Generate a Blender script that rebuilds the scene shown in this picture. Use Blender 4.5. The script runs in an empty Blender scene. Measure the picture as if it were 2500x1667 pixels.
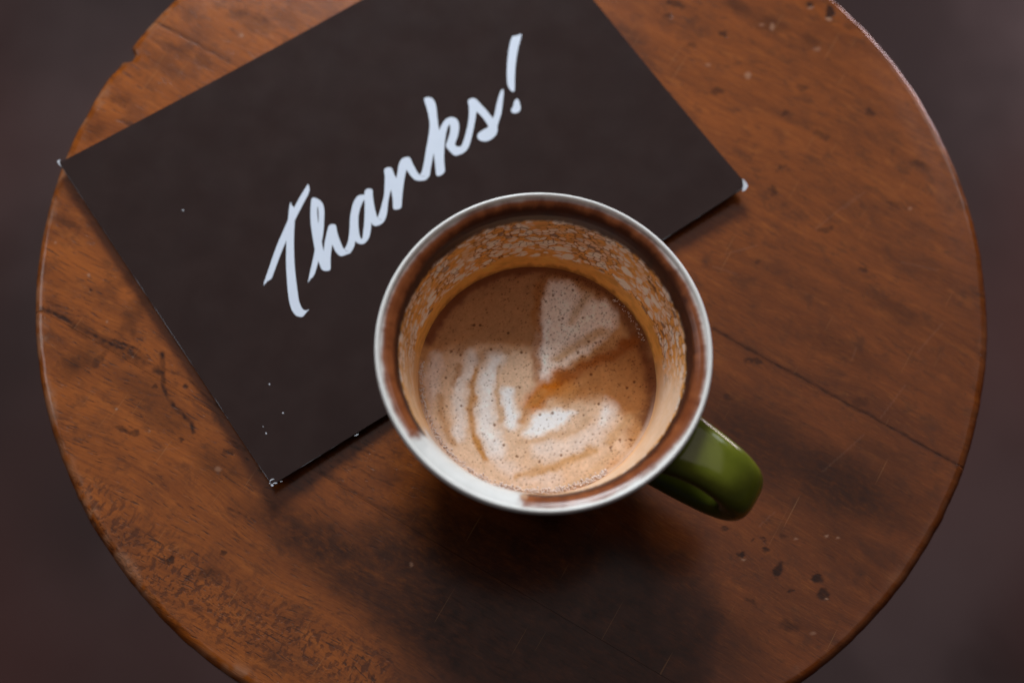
import bpy, bmesh, math, random
import numpy as np
from mathutils import Matrix, Vector
from mathutils.geometry import tessellate_polygon

rng = np.random.default_rng(7)
random.seed(7)
SC = bpy.context.scene
COL = SC.collection
CM = 0.01                                   # everything below is written in centimetres

# ------------------------------------------------------------------ camera
TILT, ROLL, CAM_H, F_PX = 0.33771262, 0.15228617, 43.294, 50 / 36 * 2500
FWD = np.array([0, math.sin(TILT), -math.cos(TILT)])
_r = np.array([1.0, 0, 0]); _u = np.cross(_r, FWD)
RIGHT = math.cos(ROLL) * _r + math.sin(ROLL) * _u
UP = -math.sin(ROLL) * _r + math.cos(ROLL) * _u
cd = bpy.data.cameras.new('camera')
cd.lens, cd.sensor_width, cd.sensor_fit = 50, 36, 'HORIZONTAL'
cd.clip_start, cd.clip_end = 0.01, 50
cd.dof.use_dof = True
cd.dof.focus_distance = 0.424
cd.dof.aperture_fstop = 6.3
cam = bpy.data.objects.new('camera', cd); COL.objects.link(cam)
m = Matrix.Identity(4)
for i in range(3):
    m[i][0], m[i][1], m[i][2] = RIGHT[i], UP[i], -FWD[i]
m[2][3] = CAM_H * CM
cam.matrix_world = m
SC.camera = cam

# ------------------------------------------------------------------ light
w = bpy.data.worlds.new('World'); SC.world = w; w.use_nodes = True
bg = w.node_tree.nodes['Background']
bg.inputs[0].default_value = (0.55, 0.5, 0.6, 1); bg.inputs[1].default_value = 0.035

def area(name, loc, aim, sx, sy, power, col):
    ld = bpy.data.lights.new(name, 'AREA'); ld.shape = 'RECTANGLE'
    ld.size, ld.size_y, ld.energy, ld.color = sx, sy, power, col
    o = bpy.data.objects.new(name, ld); COL.objects.link(o)
    o.location = loc
    o.rotation_euler = (Vector(aim) - Vector(loc)).to_track_quat('-Z', 'Y').to_euler()
    return o
area('window_light', (-0.20, 0.98, 0.60), (0.0, 0.16, 0.0), 0.32, 0.30, 11.6, (0.86, 0.94, 1.0))
area('left_window_light', (-0.74, 0.26, 0.52), (0.0, 0.16, 0.0), 0.30, 0.30, 0.9, (0.92, 0.95, 1.0))
area('right_window_light', (0.56, 0.80, 0.60), (0.0, 0.16, 0.0), 0.24, 0.30, 0.8, (0.88, 0.94, 1.0))
area('overhead_fill', (0.0, 0.72, 1.5), (0.0, 0.72, 0.0), 2.0, 1.6, 5.6, (1.0, 0.86, 0.82))  # added overhead fill: lifts the dark tones and veils the varnish
area('low_floor_fill', (0.75, 1.15, -0.14), (0.48, 0.55, -0.52), 0.4, 0.25, 5.0, (1.0, 0.80, 0.86))  # added lamp below the tabletop, brightens the floor at upper right; no door
SC.view_settings.view_transform = 'Standard'
SC.view_settings.look = 'None'
SC.view_settings.exposure = 0
SC.view_settings.gamma = 1
SC.render.engine = 'CYCLES'
SC.cycles.max_bounces = 10
SC.cycles.diffuse_bounces = 8
SC.cycles.use_denoising = True

# ------------------------------------------------------------------ helpers
def proj(P):
    """points in cm -> position on the 2500 px wide photograph (used to read marks off it)"""
    v = np.asarray(P, float) - np.array([0, 0, CAM_H]); wz = v @ FWD
    return 1250 + F_PX * (v @ RIGHT) / wz, 833.5 - F_PX * (v @ UP) / wz

def unproj(pts, z=0.0):
    pts = np.asarray(pts, float)
    d = FWD[None] + (pts[:, :1] - 1250) / F_PX * RIGHT + (833.5 - pts[:, 1:2]) / F_PX * UP
    t = (z - CAM_H) / d[:, 2]
    return np.stack([d[:, 0] * t, d[:, 1] * t], 1)

def hash2(ix, iy, s):
    h = (ix.astype(np.int64) * 374761393 + iy.astype(np.int64) * 668265263 + s * 974634777) & 0x7fffffff
    h = ((h ^ (h >> 13)) * 1274126177) & 0x7fffffff
    return ((h ^ (h >> 16)) & 0xffff) / 65535.0

def vnoise(x, y, s=0):
    ix, iy = np.floor(x), np.floor(y); fx, fy = x - ix, y - iy
    fx, fy = fx * fx * (3 - 2 * fx), fy * fy * (3 - 2 * fy)
    a = hash2(ix, iy, s); b = hash2(ix + 1, iy, s); c = hash2(ix, iy + 1, s); d = hash2(ix + 1, iy + 1, s)
    return (a + (b - a) * fx) * (1 - fy) + (c + (d - c) * fx) * fy

def fbm(x, y, s=0, n=4):
    t, a, k = 0, 0.5, 0
    for i in range(n):
        t = t + a * vnoise(x * 2 ** i + 17.3 * i, y * 2 ** i - 9.1 * i, s + i); k += a; a *= 0.5
    return t / k

def sstep(a, b, x):
    t = np.clip((x - a) / (b - a), 0, 1); return t * t * (3 - 2 * t)

def seg_dist(x, y, pts):
    d = np.full(x.shape, 1e9)
    for (x0, y0), (x1, y1) in zip(pts[:-1], pts[1:]):
        dx, dy = x1 - x0, y1 - y0
        t = np.clip(((x - x0) * dx + (y - y0) * dy) / (dx * dx + dy * dy + 1e-9), 0, 1)
        d = np.minimum(d, np.hypot(x - x0 - t * dx, y - y0 - t * dy))
    return d

def poly_sd(x, y, pts):
    """signed distance, negative inside"""
    d = seg_dist(x, y, pts + pts[:1]); ins = np.zeros(x.shape, bool)
    for (x0, y0), (x1, y1) in zip(pts, pts[1:] + pts[:1]):
        c = (y0 > y) != (y1 > y)
        ins ^= c & (x < (x1 - x0) * (y - y0) / ((y1 - y0) if y1 != y0 else 1e-9) + x0)
    return np.where(ins, -d, d)

def mesh_obj(name, verts, faces, mat, parent=None, smooth=True, attrs=None):
    me = bpy.data.meshes.new(name)
    verts = np.asarray(verts, float) * CM
    if isinstance(faces, np.ndarray):
        n, k = faces.shape
        me.vertices.add(len(verts)); me.vertices.foreach_set('co', verts.astype(np.float32).ravel())
        me.loops.add(n * k); me.loops.foreach_set('vertex_index', faces.astype(np.int32).ravel())
        me.polygons.add(n)
        me.polygons.foreach_set('loop_start', np.arange(0, n * k, k, dtype=np.int32))
        me.update(calc_edges=True)
    else:
        me.from_pydata(verts.tolist(), [], faces)
    me.validate()
    for k, v in (attrs or {}).items():
        if v.ndim == 2 and v.shape[1] == 4:
            a = me.attributes.new(k, 'FLOAT_COLOR', 'POINT'); a.data.foreach_set('color', v.astype(np.float32).ravel())
        else:
            a = me.attributes.new(k, 'FLOAT_VECTOR', 'POINT'); a.data.foreach_set('vector', v.astype(np.float32).ravel())
    me.polygons.foreach_set('use_smooth', np.full(len(me.polygons), smooth, bool))
    me.materials.append(mat)
    o = bpy.data.objects.new(name, me); COL.objects.link(o)
    if parent: o.parent = parent
    return o

def tag(o, label=None, cat=None, group=None, kind=None):
    for k, v in (('label', label), ('category', cat), ('group', group), ('kind', kind)):
        if v: o[k] = v
    return o

def empty(name, x, y, z):
    o = bpy.data.objects.new(name, None); COL.objects.link(o); o.empty_display_size = 0.02
    o.location = (x * CM, y * CM, z * CM); return o

def adopt(o, root):
    """parent to an empty that does not stand at the origin, leaving the mesh where it is"""
    o.parent = root; o.matrix_parent_inverse = Matrix.Translation(-root.location); return o

def col4(c): return np.concatenate([c, np.ones((len(c), 1))], 1)

# node helpers -----------------------------------------------------------
class NT:
    def __init__(s, name):
        s.m = bpy.data.materials.new(name); s.m.use_nodes = True
        s.t = s.m.node_tree; s.n = s.t.nodes; s.b = s.n['Principled BSDF']
    def link(s, a, b): s.t.links.new(a, b)
    def put(s, sock, v):
        if isinstance(v, bpy.types.NodeSocket): s.link(v, sock)
        elif v is not None: sock.default_value = v
    def attr(s, name):
        n = s.n.new('ShaderNodeAttribute'); n.attribute_name = name; return n
    def math(s, op, a, b=None, c=None, clamp=False):
        n = s.n.new('ShaderNodeMath'); n.operation = op; n.use_clamp = clamp
        s.put(n.inputs[0], a); s.put(n.inputs[1], b)
        if c is not None: s.put(n.inputs[2], c)
        return n.outputs[0]
    def vmul(s, v, k):
        n = s.n.new('ShaderNodeVectorMath'); n.operation = 'MULTIPLY'
        s.put(n.inputs[0], v); s.put(n.inputs[1], k); return n.outputs[0]
    def vadd(s, v, k):
        n = s.n.new('ShaderNodeVectorMath'); n.operation = 'ADD'
        s.put(n.inputs[0], v); s.put(n.inputs[1], k); return n.outputs[0]
    def noise(s, v, scale=1, detail=3, rough=0.55, dist=0.0):
        n = s.n.new('ShaderNodeTexNoise'); s.put(n.inputs['Vector'], v)
        n.inputs['Scale'].default_value = scale; n.inputs['Detail'].default_value = detail
        n.inputs['Roughness'].default_value = rough; n.inputs['Distortion'].default_value = dist
        return n.outputs['Fac']
    def ramp(s, f, stops):
        n = s.n.new('ShaderNodeMapRange'); n.interpolation_type = 'SMOOTHSTEP'
        s.put(n.inputs[0], f)
        for i, v in enumerate(stops): n.inputs[i + 1].default_value = v
        return n.outputs[0]
    def mix(s, f, a, b, mode='MIX'):
        n = s.n.new('ShaderNodeMix'); n.data_type = 'RGBA'; n.blend_type = mode
        s.put(n.inputs[0], f)
        for i, v in ((6, a), (7, b)):
            if isinstance(v, tuple): v = (*v, 1)
            s.put(n.inputs[i], v)
        return n.outputs[2]
    def bump(s, h, dist, strength=1.0):
        n = s.n.new('ShaderNodeBump'); s.put(n.inputs['Height'], h)
        n.inputs['Distance'].default_value = dist; n.inputs['Strength'].default_value = strength
        s.link(n.outputs[0], s.b.inputs['Normal']); return n
    def set(s, **k):
        for a, v in k.items():
            s.put(s.b.inputs[a.replace('_', ' ')], (*v, 1) if isinstance(v, tuple) and len(v) == 3 else v)

# ------------------------------------------------------------------ materials
def wood_material():
    N = NT('worn_varnished_wood')
    g = N.attr('grain').outputs['Vector']; mk = N.attr('marks')
    sep = N.n.new('ShaderNodeSeparateColor'); N.link(mk.outputs['Color'], sep.inputs[0])
    dark, wear, tone = sep.outputs[0], sep.outputs[1], sep.outputs[2]
    figure = mk.outputs['Alpha']
    # warp so that the grain wanders
    wv = N.noise(N.vmul(g, (0.12, 0.35, 1)), 1, 2)
    g2 = N.vadd(g, N.vmul(N.math('SUBTRACT', wv, 0.5), (0, 1.6, 0)))
    broad = N.noise(N.vmul(g2, (0.10, 0.9, 1)), 1, 4, 0.6)
    fine = N.noise(N.vmul(g2, (0.9, 13, 1)), 1, 5, 0.65)
    hair = N.noise(N.vmul(g2, (2.2, 40, 1)), 1, 3, 0.6)
    blot = N.noise(N.vmul(g, (0.5, 0.7, 1)), 1, 5, 0.62)
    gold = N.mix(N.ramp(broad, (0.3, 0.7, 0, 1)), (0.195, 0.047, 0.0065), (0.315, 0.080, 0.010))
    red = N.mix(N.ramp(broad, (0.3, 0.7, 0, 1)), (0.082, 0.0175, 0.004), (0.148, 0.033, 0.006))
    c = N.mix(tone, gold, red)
    c = N.mix(N.math('MULTIPLY', N.ramp(fine, (0.38, 0.72, 0, 1)), 0.42), c, (0.085, 0.02, 0.005))
    c = N.mix(N.math('MULTIPLY', N.ramp(hair, (0.5, 0.75, 0, 1)), 0.25), c, (0.42, 0.13, 0.022))
    c = N.mix(N.math('MULTIPLY', N.ramp(blot, (0.5, 0.72, 0, 1)), 0.5), c, (0.075, 0.019, 0.006))
    smud = N.noise(N.vmul(g2, (1.1, 1.9, 1)), 1, 5, 0.7, 0.4)
    c = N.mix(N.math('MULTIPLY', N.ramp(smud, (0.50, 0.68, 0, 1)), 0.55), c, (0.065, 0.0185, 0.006))
    pale = N.noise(N.vadd(N.vmul(g2, (0.7, 2.4, 1)), (11, 5, 2)), 1, 4, 0.65)
    c = N.mix(N.math('MULTIPLY', N.ramp(pale, (0.52, 0.74, 0, 1)), N.math('SUBTRACT', 0.45, N.math('MULTIPLY', tone, 0.32))), c, (0.40, 0.115, 0.018))
    # rippled figure, strong only where the board has it
    rp = N.noise(N.vmul(g2, (6.0, 5.0, 1)), 1, 3, 0.55, 0.25)
    rpd = N.ramp(rp, (0.47, 0.62, 0, 1))
    c = N.mix(N.math('MULTIPLY', rpd, N.math('MULTIPLY', figure, 0.85)), c, (0.07, 0.018, 0.006))
    # pores: short dark dashes along the grain
    pn = N.noise(N.vmul(g2, (1.9, 17, 1)), 1, 2, 0.5, 0.3)
    pm = N.noise(N.vmul(g, (0.33, 0.8, 1)), 1, 2)
    pore = N.math('MULTIPLY', N.math('MULTIPLY', N.ramp(pn, (0.60, 0.70, 0, 1)), N.ramp(pm, (0.33, 0.56, 0.15, 1))), N.math('SUBTRACT', 1.0, N.math('MULTIPLY', tone, 0.62)))
    c = N.mix(N.math('MULTIPLY', pore, 0.8), c, (0.045, 0.016, 0.008))
    # specks of dirt
    sp = N.noise(N.vmul(g, (7, 9, 1)), 1, 2, 0.5)
    speck = N.math('MULTIPLY', N.ramp(sp, (0.69, 0.76, 0, 1)), N.ramp(blot, (0.45, 0.62, 0, 1)))
    c = N.mix(N.math('MULTIPLY', speck, 0.8), c, (0.035, 0.015, 0.01))
    # hand placed stains, painted shadow of the mug and worn places
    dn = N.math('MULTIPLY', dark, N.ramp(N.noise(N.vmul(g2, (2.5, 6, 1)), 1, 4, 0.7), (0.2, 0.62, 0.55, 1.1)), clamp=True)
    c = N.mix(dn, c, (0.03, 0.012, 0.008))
    c = N.mix(wear, c, (0.33, 0.17, 0.10))
    # hairline scratches, light
    sc1 = N.noise(N.vadd(N.vmul(g, (14, 0.35, 1)), (3, 3, 0)), 1, 1, 0.4)
    scr = N.math('MULTIPLY', N.ramp(sc1, (0.73, 0.78, 0, 1)), 0.22)
    c = N.mix(scr, c, (0.42, 0.2, 0.07))
    N.set(Base_Color=c)
    rough = N.math('ADD', N.ramp(blot, (0.3, 0.7, 0.13, 0.19)), N.math('MULTIPLY', pore, 0.2))
    N.set(Roughness=rough, IOR=1.5); N.b.inputs['Specular IOR Level'].default_value = 0.06
    N.put(N.b.inputs['Coat Weight'], N.math('SUBTRACT', 1.0, N.math('MULTIPLY', dark, 0.6))); N.b.inputs['Coat Roughness'].default_value = 0.19; N.b.inputs['Coat IOR'].default_value = 1.36
    h = N.math('SUBTRACT', N.math('MULTIPLY', fine, 0.5), N.math('MULTIPLY', pore, 0.9))
    h = N.math('SUBTRACT', h, N.math('MULTIPLY', rpd, N.math('MULTIPLY', figure, 0.8)))
    h = N.math('SUBTRACT', h, N.math('MULTIPLY', dark, 0.9))
    h = N.math('ADD', h, N.math('MULTIPLY', N.noise(N.vmul(g, (9, 16, 1)), 1, 3), 0.35))
    N.bump(h, 0.00016, 0.9)
    return N.m

def plain(name, c, rough=0.5, ior=1.5, coat=0.0):
    N = NT(name); N.set(Base_Color=c, Roughness=rough, IOR=ior)
    N.b.inputs['Coat Weight'].default_value = coat; N.b.inputs['Coat Roughness'].default_value = 0.05
    return N

MAT_WOOD = wood_material()
N = plain('table_base_iron', (0.02, 0.016, 0.015), 0.5); MAT_IRON = N.m
N = plain('card_black_print', (0.012, 0.0065, 0.006), 0.2, 1.5)
tc = N.n.new('ShaderNodeTexCoord').outputs['Object']
N.set(Base_Color=N.mix(N.ramp(N.noise(tc, 90, 5), (0.3, 0.8, 0, 1)), (0.0245, 0.0128, 0.0112), (0.0295, 0.0162, 0.0142)))
N.set(Roughness=N.ramp(N.noise(tc, 60, 4), (0.3, 0.7, 0.6, 0.7))); N.b.inputs['Specular IOR Level'].default_value = 0.06; MAT_BLACK = N.m
N = plain('card_board_core', (0.5, 0.51, 0.55), 0.8); MAT_CORE = N.m
N = plain('card_edge', (0.035, 0.026, 0.025), 0.8); MAT_EDGE = N.m
N = plain('card_rubbed_edge', (0.22, 0.22, 0.235), 0.8); MAT_RUB = N.m
N = plain('white_print', (0.60, 0.63, 0.68), 0.5)
tc = N.n.new('ShaderNodeTexCoord').outputs['Object']
N.set(Base_Color=N.mix(N.noise(tc, 300, 3), (0.57, 0.62, 0.72), (0.63, 0.68, 0.78))); MAT_PRINT = N.m
N = plain('green_glaze', (0.15, 0.185, 0.022), 0.16, 1.5, 0.0)
tc = N.n.new('ShaderNodeTexCoord').outputs['Object']
N.set(Base_Color=N.mix(N.ramp(N.noise(tc, 120, 4), (0.3, 0.7, 0, 1)), (0.112, 0.127, 0.011), (0.152, 0.168, 0.016)))
N.bump(N.noise(tc, 220, 2), 0.00005, 0.5); MAT_GREEN = N.m

def coloured(name, rough, bump_scale, bump_d, spec=0.5, coat=0.0, sss=0.0):
    N = NT(name); a = N.attr('tint').outputs['Color']
    tc = N.n.new('ShaderNodeTexCoord').outputs['Object']
    n1 = N.noise(tc, bump_scale, 4, 0.65)
    c = N.mix(1.0, a, N.mix(n1, (0.86, 0.86, 0.86), (1.08, 1.08, 1.08)), 'MULTIPLY')
    N.set(Base_Color=c, Roughness=rough)
    N.b.inputs['Specular IOR Level'].default_value = spec
    N.b.inputs['Coat Weight'].default_value = coat; N.b.inputs['Coat Roughness'].default_value = 0.12
    N.bump(n1, bump_d, 0.7)
    return N.m
MAT_LINING = coloured('white_glaze_with_coffee_stain', 0.26, 160, 0.00010, 0.32, 0.0)
MAT_FOAM = coloured('milk_foam', 0.55, 1500, 0.00008, 0.06)
N = plain('froth_bubble', (0.74, 0.62, 0.56), 0.12, 1.4, 0.5); MAT_FROTH = N.m

N = NT('dark_floor')
tc = N.n.new('ShaderNodeTexCoord').outputs['Object']
n1 = N.noise(tc, 4.5, 4, 0.55); n2 = N.noise(N.vadd(tc, (3, 7, 1)), 2.2, 2)
c = N.mix(N.ramp(n1, (0.35, 0.7, 0, 1)), (0.026, 0.0145, 0.0135), (0.066, 0.042, 0.040))
c = N.mix(N.ramp(n2, (0.45, 0.68, 0, 0.8)), c, (0.062, 0.023, 0.019))
N.set(Base_Color=c, Roughness=0.5, IOR=1.5); N.b.inputs['Specular IOR Level'].default_value = 0.12; MAT_FLOOR = N.m

# ------------------------------------------------------------------ floor
FZ = -52.0
bm = bmesh.new()
bmesh.ops.create_grid(bm, x_segments=8, y_segments=8, size=4.0)
me = bpy.data.meshes.new('floor'); bm.to_mesh(me); bm.free(); me.materials.append(MAT_FLOOR)
fl = bpy.data.objects.new('floor', me); COL.objects.link(fl); fl.location = (0, 0.3, FZ * CM)
tag(fl, kind='structure')

# ------------------------------------------------------------------ table
TC = np.array([-0.109, 17.64]); TR = 15.63; TT = 2.6
s1 = unproj([(395, 62), (1745, 806), (2340, 1135)]); d1 = s1[2] - s1[0]
GA = math.atan2(d1[1], d1[0]); GU = np.array([math.cos(GA), math.sin(GA)]); GV = np.array([-GU[1], GU[0]])
V1 = float(np.mean((s1 - TC) @ GV)); V2 = float(((unproj([(95, 753)]) - TC) @ GV)[0])

table = tag(empty('round_table', TC[0], TC[1], FZ),
            'small round wooden table, worn brown planks, under the black card and coffee', 'table')

STAINS_AND_SHADE = [  # x, y, rx, ry, angle, amount   (read off the photograph, 2500 px wide)
    (195, 880, 52, 30, -40, .55), (350, 955, 80, 36, 20, .35), (405, 1020, 70, 34, 25, .4), (545, 1145, 70, 40, 35, .5),
    (300, 690, 30, 14, -30, .3), (330, 765, 45, 18, -55, .45), (270, 700, 18, 30, 20, .25), (222, 706, 8, 5, 0, .8), (375, 945, 10, 5, 20, .8),
    (452, 946, 8, 6, 0, .85), (385, 905, 9, 8, 0, .7), (240, 880, 22, 10, -35, .6), (440, 1078, 7, 6, 0, .75),
    (420, 1366, 15, 9, -20, .8), (345, 1440, 10, 6, 0, .5), (505, 1405, 34, 13, -8, .55), (545, 1350, 9, 7, 0, .7),
    (300, 1045, 16, 7, 20, .6), (330, 1055, 14, 7, 25, .6), (560, 1105, 14, 7, 20, .6),
    (1810, 1356, 11, 8, -30, .9), (1901, 1391, 10, 15, 15, .95), (1992, 1414, 11, 12, 0, .95), (2009, 1452, 15, 16, 0, .85),
    (1871, 1342, 8, 6, 0, .9), (1868, 1311, 10, 5, 0, .8), (1932, 1441, 7, 6, 0, .85), (1838, 1315, 6, 5, 0, .7), (1918, 1310, 7, 5, 0, .6),
    (1935, 1528, 30, 12, 10, .6), (1770, 1290, 9, 6, 0, .7), (1777, 974, 8, 6, 0, .7), (1843, 883, 24, 8, 5, .7), (1830, 1470, 14, 8, 25, .6),
    (2100, 985, 16, 12, 0, .4), (2040, 1180, 190, 75, 25, .85), (1960, 1130, 110, 40, 20, .45), (1850, 1090, 200, 85, 28, .75), (2080, 1350, 130, 60, 40, .35), (2160, 1120, 90, 40, 30, .35), (1760, 1560, 110, 70, 10, .5), (2060, 860, 110, 26, 28, .3), (2180, 760, 80, 24, 28, .3),  # the large patches paint in the mug's shadow towards the right
    (1720, 1180, 80, 60, 0, .25), (1640, 1350, 60, 40, 30, .3), (1640, 1560, 30, 60, 10, .5),
    (1980, 12, 11, 6, 0, .9), (2024, 30, 8, 16, 25, .95), (2075, 60, 18, 12, 0, .4), (1758, 84, 11, 9, 0, .7), (1629, 42, 10, 7, 20, .7), (1652, 14, 22, 9, 15, .7),
    (1802, 19, 40, 14, 25, .55), (1751, 227, 18, 9, 0, .6), (1914, 281, 9, 8, 0, .6), (2120, 269, 14, 10, 20, .65), (1886, 468, 9, 14, 10, .6),
    (1903, 412, 9, 5, 0, .6), (2242, 407, 26, 9, 20, .65), (1695, 112, 12, 7, 0, .5), (1850, 640, 9, 6, 0, .5), (2010, 560, 20, 8, 10, .5), (2110, 660, 10, 6, 20, .6),
    (1980, 100, 26, 12, 20, .45), (1880, 60, 34, 14, 25, .4), (2010, 330, 22, 9, 25, .45), (1960, 215, 16, 8, 15, .4), (2180, 500, 18, 8, 25, .4),
    (430, 125, 34, 10, 30, .4), (410, 160, 40, 18, 30, .35), (585, 38, 26, 14, 10, .45), (490, 152, 22, 14, 0, .35), (290, 240, 30, 10, 25, .45), (310, 300, 24, 8, 25, .4),
    (230, 320, 26, 18, -50, .4), (160, 545, 30, 8, 25, .45), (620, 60, 30, 20, 10, .35), (700, 50, 40, 14, 25, .3),
]
BURNS = [  # polyline, half width, amount
    ([(98, 753), (150, 776), (200, 802), (262, 836), (330, 868)], 5, .95), ([(180, 795), (240, 828), (300, 862), (345, 880)], 16, .55),
    ([(270, 828), (340, 857)], 3.5, .9), ([(300, 858), (342, 876)], 3, .8), ([(395, 862), (396, 905), (398, 940), (404, 962), (424, 992), (448, 1014), (468, 1034), (474, 1056)], 6, .85),
    ([(378, 902), (396, 905)], 8, .85), ([(262, 856), (232, 886)], 6, .6), ([(345, 730), (318, 790), (330, 825)], 9, .4), ([(320, 745), (290, 825)], 8, .35),
    ([(395, 62), (560, 148)], 5, .5), ([(298, 1044), (318, 1056), (336, 1052)], 5, .8), ([(350, 880), (460, 925), (540, 1000)], 2.5, .6),
    ([(120, 745), (165, 752)], 2.5, .5), ([(112, 735), (175, 760)], 2.5, .5), ([(540, 1060), (600, 1098)], 2.5, .5), ([(2300, 398), (2330, 415)], 7, .5),
    ([(1740, 804), (1900, 892), (2100, 1002), (2340, 1135)], 4.5, .75), ([(860, 1090), (940, 1120)], 2.5, .6), ([(780, 1150), (930, 1240)], 3, .5), ([(820, 1120), (960, 1185)], 2.5, .5),
    ([(560, 1240), (600, 1262)], 4, .6), ([(1615, 1650), (1640, 1560), (1638, 1500)], 7, .4),
]
CHIPS = [(2020, 1309, 5, 4, .8), (2047, 1314, 4, 3, .8), (2016, 1461, 6, 3, .8), (1815, 1366, 6, 3, .7), (2022, 46, 9, 5, .8), (1978, 20, 10, 3, .6), (590, 87, 6, 6, .9),
         (215, 670, 4, 4, .8), (282, 998, 4, 3, .8), (263, 785, 3, 3, .7), (533, 1145, 10, 7, .45), (1886, 66, 7, 9, .6), (1828, 185, 9, 9, .6), (1730, 160, 9, 4, .4),
         (1944, 1315, 5, 4, .6), (1985, 1545, 8, 5, .4), (1005, 1378, 4, 7, .6), (366, 1053, 3, 3, .6), (1995, 120, 12, 6, .35), (1860, 60, 8, 4, .4), (135, 592, 4, 3, .7), (2222, 508, 6, 4, .4)]
HAIRS = [[(350, 1102), (438, 1093)], [(1852, 1285), (1890, 1250)], [(1990, 560), (2095, 475)], [(2075, 885), (2090, 850)], [(2050, 1115), (2110, 1060)], [(1740, 650), (1800, 670)],
         [(2060, 510), (2110, 470)], [(1960, 1660), (1945, 1625)], [(620, 640), (700, 590)], [(190, 535), (215, 520)], [(2010, 1150), (2060, 1105)], [(1770, 620), (1850, 600)],
         [(2240, 860), (2300, 790)], [(2150, 1020), (2210, 940)], [(2200, 640), (2290, 660)]]

def table_marks(P):
    x, y = proj(np.concatenate([P, np.zeros((len(P), 1))], 1))
    wx = x + 22 * (fbm(x / 40, y / 40, 3) - .5) + 8 * (vnoise(x / 7, y / 7, 5) - .5)
    wy = y + 22 * (fbm(x / 40, y / 40, 9) - .5) + 8 * (vnoise(x / 7, y / 7, 6) - .5)
    dark = np.zeros(len(P)); wear = np.zeros(len(P))
    for (cx, cy, rx, ry, a, k) in STAINS_AND_SHADE:
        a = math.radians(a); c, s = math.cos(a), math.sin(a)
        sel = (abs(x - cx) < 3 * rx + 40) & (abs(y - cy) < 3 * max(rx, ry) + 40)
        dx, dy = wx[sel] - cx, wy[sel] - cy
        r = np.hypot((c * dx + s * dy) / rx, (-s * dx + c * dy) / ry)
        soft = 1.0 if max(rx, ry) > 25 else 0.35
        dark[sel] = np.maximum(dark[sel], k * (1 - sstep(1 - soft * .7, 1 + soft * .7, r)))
    for pts, hw, k in BURNS:
        d = seg_dist(x + .35 * (wx - x), y + .35 * (wy - y), pts)
        dark = np.maximum(dark, k * (1 - sstep(hw * .4, hw * 1.5, d)) * (.45 + .75 * vnoise(x / 9, y / 9, 21)))
    # the mug's broad shadow painted dark, from the card's tip towards the near edge
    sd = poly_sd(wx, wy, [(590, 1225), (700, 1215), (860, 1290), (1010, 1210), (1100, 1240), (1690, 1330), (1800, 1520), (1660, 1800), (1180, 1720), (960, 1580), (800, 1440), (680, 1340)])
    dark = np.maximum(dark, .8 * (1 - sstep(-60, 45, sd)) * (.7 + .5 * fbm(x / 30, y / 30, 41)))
    for cx, cy, rx, ry, k in CHIPS:
        r = np.hypot((x + .3 * (wx - x) - cx) / rx, (y + .3 * (wy - y) - cy) / ry)
        wear = np.maximum(wear, k * (1 - sstep(.5, 1.2, r)))
    for pts in HAIRS:
        wear = np.maximum(wear, .11 * (1 - sstep(.8, 2.6, seg_dist(x + .1 * (wx - x), y, pts))))
    # rubbed edge
    rr = np.hypot(P[:, 0] - TC[0], P[:, 1] - TC[1]); ph = np.arctan2(P[:, 1] - TC[1], P[:, 0] - TC[0])
    e = TR - rr
    n = fbm(ph * 16, e * 1.2, 31, 4)
    side = np.clip(.25 + .75 * sstep(1900, 300, x), 0, 1)
    wear = np.maximum(wear, .5 * side * (1 - sstep(.1, .5, e + .8 * (n - .42))) * sstep(.3, .62, fbm(ph * 40, e * 3, 35, 3)))
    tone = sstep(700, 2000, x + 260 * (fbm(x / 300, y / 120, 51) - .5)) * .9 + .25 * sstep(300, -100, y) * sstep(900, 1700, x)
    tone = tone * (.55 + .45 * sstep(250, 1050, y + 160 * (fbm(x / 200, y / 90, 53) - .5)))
    tone = np.clip(tone + .5 * (1 - sstep(-40, 80, poly_sd(wx, wy, [(590, 1225), (860, 1150), (1700, 1150), (1700, 1800), (1180, 1720), (800, 1440)]))), 0, 1)  # deeper tone painted over the mug's shadow area too
    band = seg_dist(wx, wy, [(210, 1230), (330, 1340), (450, 1420), (640, 1530), (900, 1660)])
    figure = (1 - sstep(20, 130, band)) * (.55 + .6 * fbm(x / 90, y / 90, 61)) + .3 * (1 - sstep(0, 260, np.hypot(x - 1850, (y - 1420) * 1.3)))
    figure = np.maximum(figure, .22 * (1 - sstep(60, 200, np.hypot(x - 900, y - 1130))))
    return np.stack([np.clip(dark, 0, 1), np.clip(wear, 0, 1), tone, np.clip(figure, 0, 1)], 1)

def table_radius(px, py):
    """outline with small dents and the notch at upper left"""
    ph = np.arctan2(py, px)
    r = TR + .035 * (fbm(ph * 9 + 40, ph * 0, 71, 3) - .5) * 2 + .02 * (vnoise(ph * 60 + 90, ph * 0, 73) - .5)
    nt = unproj([(312, 132)])[0] - TC; a0 = math.atan2(nt[1], nt[0])
    da = (ph - a0) * TR
    return r - .30 * np.exp(-(da / .26) ** 4) - .09 * np.exp(-((da - .55) / .3) ** 2)

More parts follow.
